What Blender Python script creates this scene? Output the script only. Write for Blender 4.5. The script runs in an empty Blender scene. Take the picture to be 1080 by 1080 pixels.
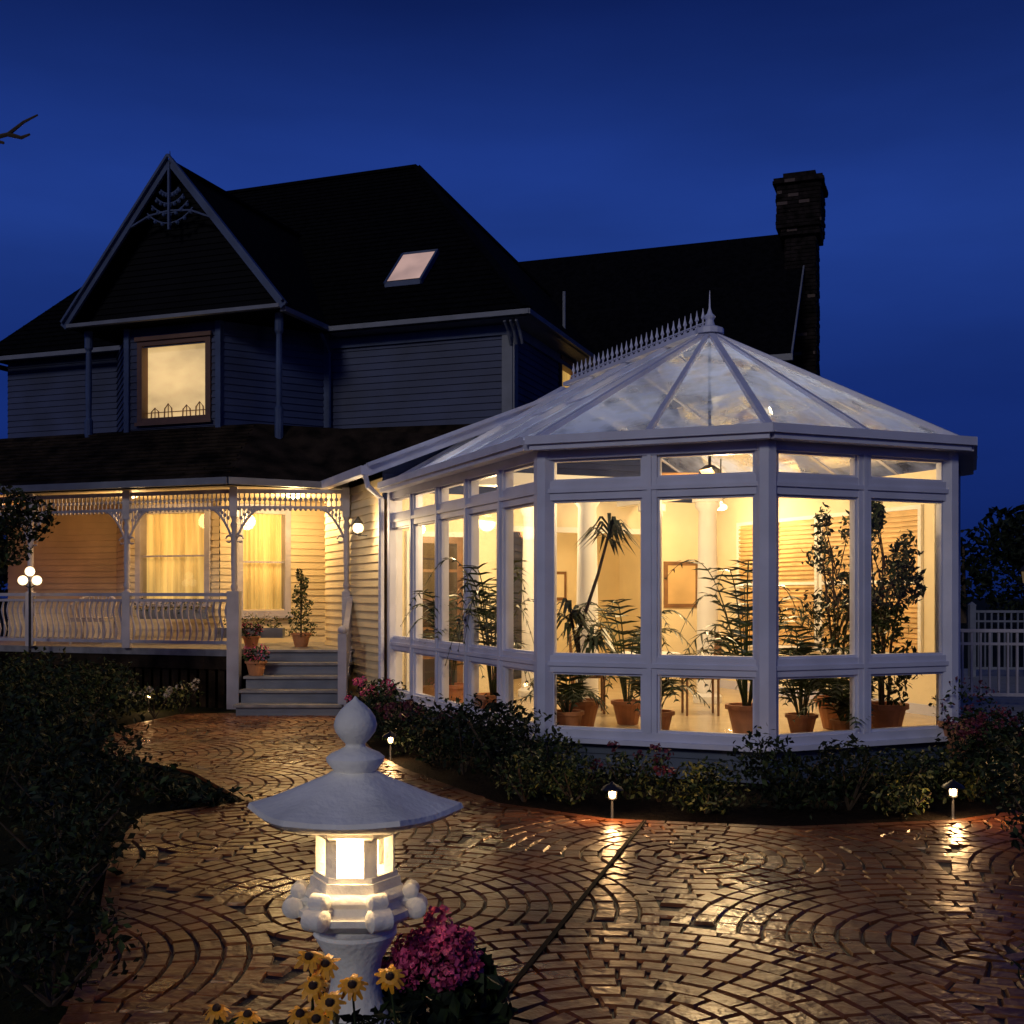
import bpy, math, random
from mathutils import Vector, Matrix
R=random.Random(11)
sc=bpy.context.scene
def V(*a): return Vector(a)
# ---------------------------------------------------------------- materials
def mat(name,col,rough=.6,metal=0,var=0,vs=4,bump=0,bs=40,emit=None,es=0,col2=None,spec=.5,detail=3,evar=None,er=(.6,1.25)):
    m=bpy.data.materials.new(name);m.use_nodes=True
    nt=m.node_tree;N=nt.nodes;L=nt.links;b=N['Principled BSDF']
    b.inputs['Roughness'].default_value=rough;b.inputs['Metallic'].default_value=metal
    b.inputs['Specular IOR Level'].default_value=spec
    b.inputs['Base Color'].default_value=(*col,1)
    tc=N.new('ShaderNodeTexCoord')
    if var or col2:
        n=N.new('ShaderNodeTexNoise');n.inputs['Scale'].default_value=vs;n.inputs['Detail'].default_value=detail
        L.new(tc.outputs['Object'],n.inputs['Vector'])
        r=N.new('ShaderNodeValToRGB');r.color_ramp.elements[0].position=.33;r.color_ramp.elements[1].position=.68
        c2=col2 or tuple(min(1,c*(1+var)) for c in col)
        c1=col if col2 else tuple(c*(1-var) for c in col)
        r.color_ramp.elements[0].color=(*c1,1);r.color_ramp.elements[1].color=(*c2,1)
        L.new(n.outputs['Fac'],r.inputs['Fac']);L.new(r.outputs['Color'],b.inputs['Base Color'])
    if bump:
        n2=N.new('ShaderNodeTexNoise');n2.inputs['Scale'].default_value=bs;n2.inputs['Detail'].default_value=3
        L.new(tc.outputs['Object'],n2.inputs['Vector'])
        bp=N.new('ShaderNodeBump');bp.inputs['Strength'].default_value=bump;bp.inputs['Distance'].default_value=.02
        L.new(n2.outputs['Fac'],bp.inputs['Height']);L.new(bp.outputs['Normal'],b.inputs['Normal'])
    if emit:
        b.inputs['Emission Color'].default_value=(*emit,1);b.inputs['Emission Strength'].default_value=es
        if evar:
            mp=N.new('ShaderNodeMapping');mp.inputs['Scale'].default_value=evar;L.new(tc.outputs['Object'],mp.inputs[0])
            n3=N.new('ShaderNodeTexNoise');n3.inputs['Scale'].default_value=1;n3.inputs['Detail'].default_value=3;L.new(mp.outputs[0],n3.inputs['Vector'])
            mr=N.new('ShaderNodeMapRange');mr.inputs[1].default_value=.35;mr.inputs[2].default_value=.65;mr.inputs[3].default_value=er[0]*es;mr.inputs[4].default_value=er[1]*es
            L.new(n3.outputs['Fac'],mr.inputs[0]);L.new(mr.outputs[0],b.inputs['Emission Strength'])
    return m
def glassmat(name,tint=(1,1,1),haze=0,hcol=(.7,.8,.9)):
    m=bpy.data.materials.new(name);m.use_nodes=True
    nt=m.node_tree;N=nt.nodes;L=nt.links
    for n in list(N):
        if n.type!='OUTPUT_MATERIAL': N.remove(n)
    out=[n for n in N if n.type=='OUTPUT_MATERIAL'][0]
    t=N.new('ShaderNodeBsdfTransparent');t.inputs[0].default_value=(*tint,1)
    g=N.new('ShaderNodeBsdfGlossy');g.inputs['Roughness'].default_value=.03
    f=N.new('ShaderNodeFresnel');f.inputs[0].default_value=1.45
    mx=N.new('ShaderNodeMixShader')
    L.new(f.outputs[0],mx.inputs[0]);L.new(t.outputs[0],mx.inputs[1]);L.new(g.outputs[0],mx.inputs[2])
    last=mx
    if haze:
        d=N.new('ShaderNodeBsdfDiffuse');d.inputs[0].default_value=(.55,.66,1.0,1)  # blue haze colour paints in sky reflection and glare, plus condensation
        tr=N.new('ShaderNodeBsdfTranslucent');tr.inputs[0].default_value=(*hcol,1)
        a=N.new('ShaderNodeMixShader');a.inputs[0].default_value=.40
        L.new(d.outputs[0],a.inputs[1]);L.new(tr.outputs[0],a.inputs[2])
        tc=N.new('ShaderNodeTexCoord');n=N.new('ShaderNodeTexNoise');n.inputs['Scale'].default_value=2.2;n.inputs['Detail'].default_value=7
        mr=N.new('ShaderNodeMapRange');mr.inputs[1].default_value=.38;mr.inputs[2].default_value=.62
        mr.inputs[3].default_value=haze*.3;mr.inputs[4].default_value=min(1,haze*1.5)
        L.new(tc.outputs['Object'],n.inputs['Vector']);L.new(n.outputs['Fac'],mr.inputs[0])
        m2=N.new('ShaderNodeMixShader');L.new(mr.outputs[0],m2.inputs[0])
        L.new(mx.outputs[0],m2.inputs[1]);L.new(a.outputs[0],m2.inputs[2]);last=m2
    L.new(last.outputs[0],out.inputs[0])
    return m
M={}
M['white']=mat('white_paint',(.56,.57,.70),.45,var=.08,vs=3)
M['iwhite']=mat('interior_white_paint',(.8,.78,.72),.5,var=.04,vs=3)
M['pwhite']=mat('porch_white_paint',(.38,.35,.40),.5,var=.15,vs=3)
M['trim']=mat('trim_paint',(.15,.16,.20),.5,var=.15,vs=3)
M['trimd']=mat('dark_trim_paint',(.04,.065,.15),.5,var=.2,vs=3)
M['wframe']=mat('brown_window_frame',(.13,.06,.035),.5,var=.15,vs=3)
M['siding']=mat('siding_dusk_tint',(.026,.038,.10),.6,var=.3,vs=1.2)  # dusk sky blue put into the colour; same siding as the porch
M['gsiding']=mat('gable_siding_shaded',(.004,.004,.006),.8,var=.2,vs=1.2,spec=.08)  # shade put into the colour, offsetting the added sun on the gable
M['bsiding']=mat('base_siding_paint',(.045,.065,.115),.6,var=.2,vs=1.2)
M['porchwall']=mat('porch_siding_lamplit',(.62,.50,.31),.6,var=.12,vs=1.5)  # warm lamplight put into the colour; same siding as upstairs
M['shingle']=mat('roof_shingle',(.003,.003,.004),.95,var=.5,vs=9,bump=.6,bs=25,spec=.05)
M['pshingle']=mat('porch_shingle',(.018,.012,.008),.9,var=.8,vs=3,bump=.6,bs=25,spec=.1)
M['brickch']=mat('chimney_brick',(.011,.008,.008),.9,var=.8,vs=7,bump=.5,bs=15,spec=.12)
M['deck']=mat('deck_boards',(.20,.19,.20),.5,var=.25,vs=6)
M['cream']=mat('cream_plaster',(.82,.71,.48),.7,var=.06,vs=2)
M['ochre']=mat('ochre_plaster',(.70,.48,.22),.7,var=.2,vs=1.5)
M['shut']=mat('honey_shutter',(.66,.44,.18),.5,var=.25,vs=4)
M['dglass']=mat('door_glass',(.06,.045,.03),.08)
M['floor']=mat('interior_tile',(.5,.40,.26),.25,var=.1,vs=3)
M['dark']=mat('dark_void',(.010,.006,.005),.9,spec=.1)
M['wood']=mat('stained_wood',(.22,.11,.045),.4,var=.3,vs=5)
M['glass']=glassmat('window_glass')
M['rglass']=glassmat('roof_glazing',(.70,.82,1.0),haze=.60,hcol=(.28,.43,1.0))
M['blind']=mat('lit_blind',(.6,.5,.35),.8,emit=(1,.68,.29),es=.66,evar=(1.2,1.2,2.2),er=(.6,1.1))
M['curt']=mat('lit_curtain',(.6,.45,.2),.8,emit=(1,.60,.15),es=.52,evar=(7,7,.5),er=(.45,1.35))
M['sky_l']=mat('skylight_pane',(.4,.34,.32),.4,emit=(1,.62,.5),es=.36,evar=(2,2,2),er=(.8,1.2))
M['bulb']=mat('lamp_glass',(1,.9,.7),.4,emit=(1,.68,.32),es=7)
M['bulb2']=mat('porch_lamp_glass',(1,.9,.7),.4,emit=(1,.72,.38),es=2.6)
M['metal']=mat('dark_metal',(.05,.05,.055),.4,metal=.8)
M['stone']=mat('cast_stone',(.86,.83,.74),.85,var=.14,vs=4,bump=.3,bs=38,detail=8)
M['terra']=mat('terracotta',(.45,.19,.08),.7,var=.2,vs=6)
M['bark']=mat('bark',(.06,.04,.025),.9,var=.3,vs=12)
M['leafd']=mat('leaf_dark',(.006,.011,.004),.65,var=.5,vs=3,spec=.2)
M['leafm']=mat('leaf_mid',(.022,.038,.010),.6,var=.5,vs=5,spec=.25)
M['leafl']=mat('leaf_light',(.12,.12,.025),.5,var=.4,vs=5)
M['leafi']=mat('houseplant_leaf',(.028,.043,.009),.4,var=.5,vs=5)
M['pink']=mat('pink_petals',(.62,.08,.20),.6,var=.4,vs=14)
M['pinkd']=mat('magenta_petals',(.30,.02,.085),.6,var=.4,vs=14)
M['red']=mat('dull_red_petals',(.11,.015,.03),.6,var=.4,vs=14)
M['yellow']=mat('yellow_petals',(.85,.36,.02),.5,var=.25,vs=20)
M['cone']=mat('flower_cone',(.03,.012,.006),.8)
M['flw']=mat('pale_flowers',(.4,.33,.26),.6)
M['lawn']=mat('lawn_grass',(.005,.007,.003),.95,col2=(.012,.015,.006),vs=2.5,bump=.8,bs=60,spec=.06)
M['mulch']=mat('bark_mulch',(.010,.007,.005),.95,var=.5,vs=20,bump=1,bs=50,spec=.06)
M['grout']=mat('wet_grout',(.010,.005,.003),.6,var=.3,vs=20,bump=.3,bs=80)
def stonem(name,c):
    m=mat(name,c,.38,var=.5,vs=2.2,bump=.4,bs=16,detail=5)
    nt=m.node_tree;N=nt.nodes;L=nt.links;b=N['Principled BSDF']
    tc=N.new('ShaderNodeTexCoord');n=N.new('ShaderNodeTexNoise');n.inputs['Scale'].default_value=1.1;n.inputs['Detail'].default_value=4
    mr=N.new('ShaderNodeMapRange');mr.inputs[1].default_value=.35;mr.inputs[2].default_value=.65;mr.inputs[3].default_value=.24;mr.inputs[4].default_value=.48
    L.new(tc.outputs['Object'],n.inputs['Vector']);L.new(n.outputs['Fac'],mr.inputs[0]);L.new(mr.outputs[0],b.inputs['Roughness'])
    b.inputs['Specular Tint'].default_value=(1,.72,.5,1)
    return m
M['st1']=stonem('patio_stone_a',(.135,.040,.011))
M['st2']=stonem('patio_stone_b',(.105,.030,.009))
M['st3']=stonem('patio_stone_c',(.165,.052,.015))
M['conc']=mat('pale_concrete',(.2,.2,.2),.7,var=.15,vs=3)
# ---------------------------------------------------------------- mesh builder
class MB:
    def __init__(s): s.v=[];s.f=[];s.m=[]
    def add(s,vs,fs,T=None,mi=0):
        b=len(s.v)
        for p in vs:
            p=Vector(p)
            if T is not None: p=T@p
            s.v.append(p[:])
        for f in fs: s.f.append([i+b for i in f]);s.m.append(mi)
    def quad(s,a,b,c,d,T=None,mi=0): s.add([a,b,c,d],[(0,1,2,3)],T,mi)
    def box(s,x0,x1,y0,y1,z0,z1,T=None,mi=0):
        s.add([(x0,y0,z0),(x1,y0,z0),(x1,y1,z0),(x0,y1,z0),(x0,y0,z1),(x1,y0,z1),(x1,y1,z1),(x0,y1,z1)],
        [(0,3,2,1),(4,5,6,7),(0,1,5,4),(1,2,6,5),(2,3,7,6),(3,0,4,7)],T,mi)
    def prism(s,poly,z0,z1,T=None,mi=0):
        n=len(poly)
        s.add([(p[0],p[1],z0) for p in poly]+[(p[0],p[1],z1) for p in poly],
          [tuple(range(n-1,-1,-1)),tuple(range(n,2*n))]+[(i,(i+1)%n,n+(i+1)%n,n+i) for i in range(n)],T,mi)
    def beam(s,p,q,w,h,T=None,mi=0,up=(0,0,1)):
        p=Vector(p);q=Vector(q);d=(q-p);L=d.length
        if L<1e-6:return
        x=d/L;u=Vector(up)
        if abs(x.dot(u))>.99:u=Vector((0,1,0))
        y=u.cross(x).normalized();z=x.cross(y)
        Mx=Matrix(((x.x,y.x,z.x,p.x),(x.y,y.y,z.y,p.y),(x.z,y.z,z.z,p.z),(0,0,0,1)))
        if T is not None: Mx=T@Mx
        s.box(0,L,-w/2,w/2,-h/2,h/2,Mx,mi)
    def lathe(s,prof,seg=16,T=None,mi=0,ph=0):
        n=len(prof);vs=[];fs=[]
        for r,z in prof:
            for k in range(seg):
                a=2*math.pi*k/seg+ph;vs.append((r*math.cos(a),r*math.sin(a),z))
        for i in range(n-1):
            for k in range(seg):
                k2=(k+1)%seg;fs.append((i*seg+k,i*seg+k2,(i+1)*seg+k2,(i+1)*seg+k))
        fs.append(tuple(range(seg-1,-1,-1)));fs.append(tuple((n-1)*seg+k for k in range(seg)))
        s.add(vs,fs,T,mi)
    def tube(s,pts,rad,seg=6,T=None,mi=0):
        pts=[Vector(p) for p in pts];n=len(pts)
        if not hasattr(rad,'__len__'): rad=[rad]*n
        vs=[];fs=[]
        for i,p in enumerate(pts):
            d=(pts[min(i+1,n-1)]-pts[max(i-1,0)]).normalized()
            u=Vector((0,0,1)) if abs(d.z)<.9 else Vector((0,1,0))
            a=u.cross(d).normalized();b=d.cross(a)
            for k in range(seg):
                t=2*math.pi*k/seg;vs.append((p+a*math.cos(t)*rad[i]+b*math.sin(t)*rad[i])[:])
        for i in range(n-1):
            for k in range(seg):
                k2=(k+1)%seg;fs.append((i*seg+k,i*seg+k2,(i+1)*seg+k2,(i+1)*seg+k))
        fs.append(tuple(range(seg-1,-1,-1)));fs.append(tuple((n-1)*seg+k for k in range(seg)))
        s.add(vs,fs,T,mi)
    def ball(s,c,r,T=None,mi=0,seg=12):
        rs=r if hasattr(r,'__len__') else (r,r,r)
        prof=[(max(.001,math.sin(math.pi*i/8)),-math.cos(math.pi*i/8)) for i in range(9)]
        Mx=Matrix.Translation(c)@Matrix.Diagonal((rs[0],rs[1],rs[2],1))
        if T is not None: Mx=T@Mx
        s.lathe(prof,seg,Mx,mi)
    def obj(s,name,mats,parent=None,smooth=False):
        me=bpy.data.meshes.new(name);me.from_pydata(s.v,[],s.f)
        if not isinstance(mats,(list,tuple)):mats=[mats]
        for m in mats: me.materials.append(m)
        me.polygons.foreach_set('material_index',s.m)
        if smooth: me.polygons.foreach_set('use_smooth',[True]*len(me.polygons))
        me.update();o=bpy.data.objects.new(name,me);sc.collection.objects.link(o)
        if smooth:
            try: me.set_sharp_from_angle(angle=math.radians(40))
            except Exception: pass
        if parent: o.parent=parent
        return o
def empty(name,loc=(0,0,0)):
    o=bpy.data.objects.new(name,None);sc.collection.objects.link(o);o.empty_display_size=.2;return o
def plight(name,loc,power,col=(1,.72,.38),rad=.08,parent=None):
    l=bpy.data.lights.new(name,'POINT');l.energy=power;l.color=col;l.shadow_soft_size=rad
    o=bpy.data.objects.new(name,l);o.location=loc;sc.collection.objects.link(o)
    if parent:o.parent=parent
    return o
def frame(ox,oy,ang): return Matrix.Translation((ox,oy,0))@Matrix.Rotation(math.radians(ang),4,'Z')
def wallT(T,p,q):
    d=math.atan2(q[1]-p[1],q[0]-p[0])
    return T@Matrix.Translation((p[0],p[1],0))@Matrix.Rotation(d,4,'Z'), math.hypot(q[0]-p[0],q[1]-p[1])
def siding(mb,T,x0,x1,z0,z1,holes=(),course=.115,topf=None):
    z=z0
    while z<z1-1e-4:
        zt=min(z+course,z1);segs=[(x0,x1)]
        if topf:
            a,b=topf(z);segs=[(max(x0,a),min(x1,b))]
            if a>=b: break
        for (hx0,hx1,hz0,hz1) in holes:
            if hz0<(z+zt)/2<hz1:
                ns=[]
                for a,b in segs:
                    if hx1<=a or hx0>=b: ns.append((a,b));continue
                    if hx0>a: ns.append((a,hx0))
                    if hx1<b: ns.append((hx1,b))
                segs=ns
        for a,b in segs:
            mb.quad((a,-.022,z),(b,-.022,z),(b,-.002,zt),(a,-.002,zt),T)
            mb.quad((a,0,z),(b,0,z),(b,-.022,z),(a,-.022,z),T)
        z=zt
def window(T,x0,x1,z0,z1,fr,pane,gl,wavy=False,cross='h'):
    w=.07
    fr.box(x0-w,x0+.03,-.055,.14,z0-w,z1+w,T);fr.box(x1-.03,x1+w,-.055,.14,z0-w,z1+w,T)
    fr.box(x0+.03,x1-.03,-.052,.14,z1-.03,z1+w,T);fr.box(x0+.03,x1-.03,-.052,.14,z0-w,z0+.03,T)
    fr.box(x0-w-.03,x1+w+.03,-.09,-.056,z0-w-.03,z0-w+.03,T)
    fr.box(x0-w-.03,x1+w+.03,-.09,-.056,z1+w-.02,z1+w+.05,T)
    zm=(z0+z1)/2
    if cross=='h': fr.box(x0+.03,x1-.03,.0,.05,zm-.015,zm+.015,T)
    gl.quad((x0,.03,z0),(x1,.03,z0),(x1,.03,z1),(x0,.03,z1),T)
    if wavy:
        n=60
        for i in range(n):
            a=x0+(x1-x0)*i/n;b=x0+(x1-x0)*(i+1)/n
            ya=.11+.022*math.sin(i*1.1);yb=.11+.022*math.sin((i+1)*1.1)
            pane.quad((a,ya,z0),(b,yb,z0),(b,yb,z1),(a,ya,z1),T)
    else: pane.quad((x0,.11,z0),(x1,.11,z0),(x1,.11,z1),(x0,.11,z1),T)
def leaves(mb,c,rad,n,size,mi=(0,),up=.5,shell=.55,asp=.5):
    for _ in range(n):
        while True:
            p=Vector((R.uniform(-1,1),R.uniform(-1,1),R.uniform(-1,1)))
            if .01<p.length<1: break
        p=p.normalized()*(p.length**(1-shell)) * (1+.18*math.sin(p.x*7+c[0]*5)*math.sin(p.y*6+c[1]*3))
        q=Vector((c[0]+p.x*rad[0],c[1]+p.y*rad[1],c[2]+p.z*rad[2]))
        if q.z<.02: continue
        nrm=(Vector((R.gauss(0,1),R.gauss(0,1),R.gauss(0,1)+up))+p*.6).normalized()
        t=nrm.cross(Vector((R.gauss(0,1),R.gauss(0,1),R.gauss(0,1)))).normalized();b=nrm.cross(t)
        s=size*R.uniform(.6,1.4)
        mb.add([q-t*s*.5,q-b*s*asp*.5+nrm*s*.08,q+t*s*.5,q+b*s*asp*.5+nrm*s*.08],[(0,1,2,3)],None,R.choice(mi))
TH=frame(0,18.7,-20)
TC=frame(2.25,12.95,23)
# ================================================================= HOUSE
H=empty('victorian_house')
sid=MB();gsid=MB();psid=MB();fr=MB();pfr=MB();gl=MB();blind=MB();curt=MB();trim=MB();gtrim=MB();roof=MB();proof=MB()
bay=[(-7.9,0),(-6.45,-1.5),(-4.61,-1.5),(-3.44,0)]
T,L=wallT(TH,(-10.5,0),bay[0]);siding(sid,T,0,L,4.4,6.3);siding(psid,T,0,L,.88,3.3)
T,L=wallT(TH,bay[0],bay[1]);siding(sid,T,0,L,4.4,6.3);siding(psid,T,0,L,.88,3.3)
T,L=wallT(TH,bay[1],bay[2]);
siding(sid,T,0,L,4.4,6.3,[(.29,1.62,4.66,5.95)]);window(T,.29,1.62,4.66,5.95,fr,blind,gl,False,'n')
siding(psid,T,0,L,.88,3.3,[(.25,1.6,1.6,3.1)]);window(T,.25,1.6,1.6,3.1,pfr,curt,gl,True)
gtrim.box(-.05,.05,-.06,.05,4.4,6.3,T);gtrim.box(L-.05,L+.05,-.06,.05,4.4,6.3,T)
T,L=wallT(TH,bay[2],bay[3]);siding(sid,T,0,L,4.4,6.3)
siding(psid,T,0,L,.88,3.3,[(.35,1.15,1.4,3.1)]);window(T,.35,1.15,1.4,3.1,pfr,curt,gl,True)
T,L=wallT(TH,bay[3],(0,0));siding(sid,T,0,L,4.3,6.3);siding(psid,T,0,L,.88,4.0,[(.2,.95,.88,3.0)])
gtrim.box(-.05,.05,-.06,.05,4.4,6.3,T);trim.box(L-.16,L+.02,-.05,.02,3,6.3,T)
window(T,.2,.95,.95,3.0,fr,curt,gl,False,'h')
T,L=wallT(TH,(0,0),(0,8));siding(sid,T,0,L,0,6.3,[(2.55,3.7,4.7,6.0)]);window(T,2.55,3.7,4.7,6.0,fr,curt,gl)
trim.box(-.02,.16,-.05,.0,3,6.3,T)
T,L=wallT(TH,(-10.5,8),(-10.5,0));siding(sid,T,0,L,0,6.3)
T,L=wallT(TH,(0,8),(-10.5,8));siding(sid,T,0,L,0,6.3)
for p,q in (((0,4.6),(3.8,4.6)),((3.8,4.6),(3.8,10.5)),((3.8,10.5),(-3,10.5))):
    T,L=wallT(TH,p,q);siding(sid,T,0,L,0,6.2)
sid.add([(3.8,4.3,6.2),(3.8,10.8,6.2),(3.8,7.55,9.45)],[(0,1,2)],TH)
blk=MB();blk.prism([(-10.4,.3),(-.2,.3),(-.2,7.8),(-10.4,7.8)],0,6.2,TH);blk.prism([(-7.2,.29),(-6.3,-1.2),(-4.7,-1.2),(-3.8,.29)],0,6.2,TH)
blk.obj('interior_core',M['dark'],H)
z0=6.3;FL=(-10.9,-.4,z0);FR=(.4,-.4,z0);BR=(.4,8.4,z0);BL=(-10.9,8.4,z0);RL=(-8.37,4,10.6);RR=(-3.55,4,10.6)
roof.add([FL,FR,BR,BL,RL,RR],[(0,1,5,4),(1,2,5),(2,3,4,5),(3,0,4),(3,2,1,0)],TH)
gl0,gl1,gr=-7.39,-3.22,-5.3;gp=8.8
roof.add([(gl0,-1.85,6.3),(gr,-1.85,gp),(gr,2.3,gp),(gl0,2.3,6.3),(gl1,-1.85,6.3),(gl1,2.3,6.3)],[(0,1,2,3),(1,4,5,2)],TH)
roof.add([(gl0,-1.85,6.24),(gl1,-1.85,6.24),(gl1,0,6.24),(gl0,0,6.24)],[(0,1,2,3)],TH)
Tg=TH@Matrix.Translation((0,-1.6,0))
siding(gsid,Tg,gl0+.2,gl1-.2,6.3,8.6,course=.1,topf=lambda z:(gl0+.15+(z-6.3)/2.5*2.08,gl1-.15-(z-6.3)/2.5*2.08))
for s,x in ((1,gl0),(-1,gl1)):
    gtrim.beam((x-.08*s,-1.9,6.27),(gr,-1.9,gp+.04),.05,.13,TH)
    gtrim.beam((x-.08*s,-1.95,6.34),(gr,-1.95,gp+.12),.06,.04,TH)
trim.beam((gl0,-1.9,6.28),(gl1,-1.9,6.28),.08,.06,TH)
for r in (.28,.42,.56,.7):
    pts=[(gr+r*math.sin(a)*.95,-1.9,8.62-r*math.cos(a)*1.15) for a in [math.radians(t) for t in range(-42,43,7)]]
    gtrim.tube(pts,.015,5,TH)
for a in range(-36,37,12):
    a=math.radians(a)
    for k in range(4):
        r=.32+.14*k;gtrim.ball((gr+r*math.sin(a)*.95,-1.9,8.62-r*1.12*math.cos(a)),.035,TH,seg=6)
gtrim.beam((gr,-1.92,8.8),(gr,-1.92,7.7),.04,.05,TH)
gtrim.tube([(gr-.8,-1.9,7.82),(gr-.4,-1.9,7.98),(gr,-1.9,8.02),(gr+.4,-1.9,7.98),(gr+.8,-1.9,7.82)],.022,5,TH)
gtrim.tube([(gr,-1.9,8.7),(gr,-1.9,9.0)],[.03,.006],6,TH)
for u in (-7.2,-3.42):
    gtrim.lathe([(.07,4.0),(.07,4.7),(.045,4.75),(.055,5.3),(.045,5.9),(.07,5.95),(.07,6.24)],10,TH@Matrix.Translation((u,-1.6,0)))
for p,q in (((.45,-.42,6.22),(gl1+.05,-.42,6.22)),((gl0,-.42,6.22),(-10.9,-.42,6.22)),((.42,-.45,6.22),(.42,8.4,6.22)),((gl1+.02,-1.85,6.24),(gl1+.02,-.4,6.24)),((-10.92,-.4,6.22),(-10.92,8.4,6.22))):
    trim.beam(p,q,.1,.08,TH)
trim.quad((-3.2,-.4,6.16),(.4,-.4,6.16),(.4,0,6.16),(-3.2,0,6.16),TH);trim.quad((0,-.4,6.158),(.4,-.4,6.158),(.4,8,6.158),(0,8,6.158),TH)
gtrim.beam((-.0,-.04,6.05),(-3.4,-.04,6.05),.04,.16,TH);gtrim.beam((.04,0,6.05),(.04,8,6.05),.04,.16,TH)
for k in range(3): trim.tube([(.2-.1*k,-.36,6.12),(.2-.1*k,-.2,6.0),(.2-.1*k,-.06,5.8)],.025,6,TH)
gtrim.tube([(-3.3,-.45,6.15),(-3.35,-.08,5.9),(-3.35,-.08,4.6)],.035,6,TH)
roof.add([(-3,4.3,6.2),(4.0,4.3,6.2),(4.0,7.55,9.5),(-3,7.55,9.5),(-3,10.8,6.2),(4.0,10.8,6.2)],[(0,1,2,3),(3,2,5,4),(0,4,5,1)],TH)
trim.beam((4.03,4.25,6.2),(4.03,7.55,9.5),.03,.06,TH);trim.beam((4.03,10.85,6.2),(4.03,7.55,9.5),.03,.06,TH)
trim.beam((.5,4.25,6.15),(4.05,4.25,6.15),.1,.12,TH)
roof.beam(RL,RR,.16,.06,TH);roof.beam(RR,FR,.16,.05,TH);roof.beam(RR,BR,.16,.05,TH);roof.beam((gr,-1.85,gp),(gr,2.2,gp),.16,.05,TH)
trim.tube([(.05,2.7,6.6),(.05,2.7,7.35)],.03,8,TH)
sl=MB();k=4.3/4.4
def rp(u,v,o): return (u,v-o*.7,6.3+(v+.4)*k+o*.7)
sl.quad(rp(-2.45,.42,.1),rp(-1.83,.42,.1),rp(-1.83,1.08,.1),rp(-2.45,1.08,.1),TH)
sl.obj('skylight',M['sky_l'],H)
for a,b in (((-2.48,.38),(-1.8,.38)),((-1.8,.38),(-1.8,1.12)),((-1.8,1.12),(-2.48,1.12)),((-2.48,1.12),(-2.48,.38))):
    gtrim.beam(rp(a[0],a[1],.06),rp(b[0],b[1],.06),.04,.09,TH)
ch=MB()
def cbrick(u0,u1,v0,v1,z0,z1):
    ch.prism([(u0,v0),(u1,v0),(u1,v1),(u0,v1)],z0,z1,TH)
    z=z0;k=0
    while z<z1-.07:
        for (a,b,fx) in ((u0,u1,'f'),(v0,v1,'l'),(v0,v1,'r')):
            x=a-(.11 if k%2 else 0)
            while x<b-.02:
                xa=max(a,x)+.006;xb=min(b,x+.22)-.006
                if xb-xa>.03:
                    e=R.uniform(.008,.03);mi=1 if R.random()<.05 else 0
                    if fx=='f': ch.box(xa,xb,v0-e,v0-.001,z+.006,z+.07,TH,mi)
                    elif fx=='l': ch.box(u0-e,u0-.001,xa,xb,z+.006,z+.07,TH,mi)
                    else: ch.box(u1+.001,u1+e,xa,xb,z+.006,z+.07,TH,mi)
                x+=.22
        z+=.078;k+=1
cbrick(3.66,4.26,6.5,7.3,0,9.1)
cbrick(3.58,4.34,6.42,7.38,9.1,9.25);cbrick(3.50,4.36,6.36,7.44,9.25,10.15)
cbrick(3.44,4.42,6.3,7.5,10.15,10.27)
ch.prism([(3.61,6.5),(4.26,6.5),(4.26,7.3),(3.61,7.3)],10.27,10.42,TH)
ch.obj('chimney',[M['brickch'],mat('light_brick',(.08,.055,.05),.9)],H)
# --- porch
dk=MB()
dpoly=[(-11.3,19.55),(-4.16,16.91),(-3.95,17.2),(-2.35,17.2),(-2.3,18.2),(0,18.7),(-10.34,22.4)]
dk.prism(dpoly,.78,.88)
for i in range(5):
    dk.box(-3.85,-2.35,17.2-.3*(i+1),17.2-.3*i+.03,.88-.176*(i+1)+.14,.88-.176*(i+1)+.176)
    z=.88-.176*(i+1)
    dk.box(-3.82,-2.38,17.2-.3*(i+1)+.04,17.2-.3*i+.02,max(0,z-.02),z+.139,None,1)
dk.obj('deck',[M['deck'],M['trim']],H)
lat=MB()
lat.beam((-11.25,19.6,.68),(-4.2,16.97,.68),.05,.2)
for i in range(46):
    t=i/45;x=-11.25+7.05*t;y=19.62-2.63*t
    lat.box(x-.05,x+.05,y,y+.02,.0,.58)
lat.box(-3.93,-2.36,17.22,17.26,.0,.77)
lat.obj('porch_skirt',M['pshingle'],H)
pc=MB();pc.add([(-11.3,-3.3,3.3),(-3.2,-3.3,3.3),(-2.1,-2.0,3.3),(0,-.5,3.3),(0,0,3.3),(-11.3,0,3.3)],[(0,1,2,3,4,5)],TH)
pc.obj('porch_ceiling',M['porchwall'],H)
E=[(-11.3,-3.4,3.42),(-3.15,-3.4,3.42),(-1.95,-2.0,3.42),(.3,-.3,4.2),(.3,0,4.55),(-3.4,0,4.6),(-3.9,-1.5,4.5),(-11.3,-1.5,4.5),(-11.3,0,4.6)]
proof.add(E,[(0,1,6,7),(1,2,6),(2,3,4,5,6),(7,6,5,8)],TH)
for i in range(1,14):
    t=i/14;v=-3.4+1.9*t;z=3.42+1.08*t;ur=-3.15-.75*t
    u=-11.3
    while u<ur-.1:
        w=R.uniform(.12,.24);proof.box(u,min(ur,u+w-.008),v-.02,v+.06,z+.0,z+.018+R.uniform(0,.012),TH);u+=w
for i in range(1,36):
    t=i/36;v=-.4+4.4*t;z=6.3+4.3*t
    ul=-10.9+2.53*t;ur=.4-3.95*t
    roof.box(ul+.05,ur-.05,v-.02,v+.03,z,z+.02,TH)
fz=3.36
for a,b in ((E[0],E[1]),(E[1],E[2])):
    trim.beam((a[0],a[1]-.03,fz),(b[0],b[1]-.03,fz),.1,.10,TH)
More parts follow.
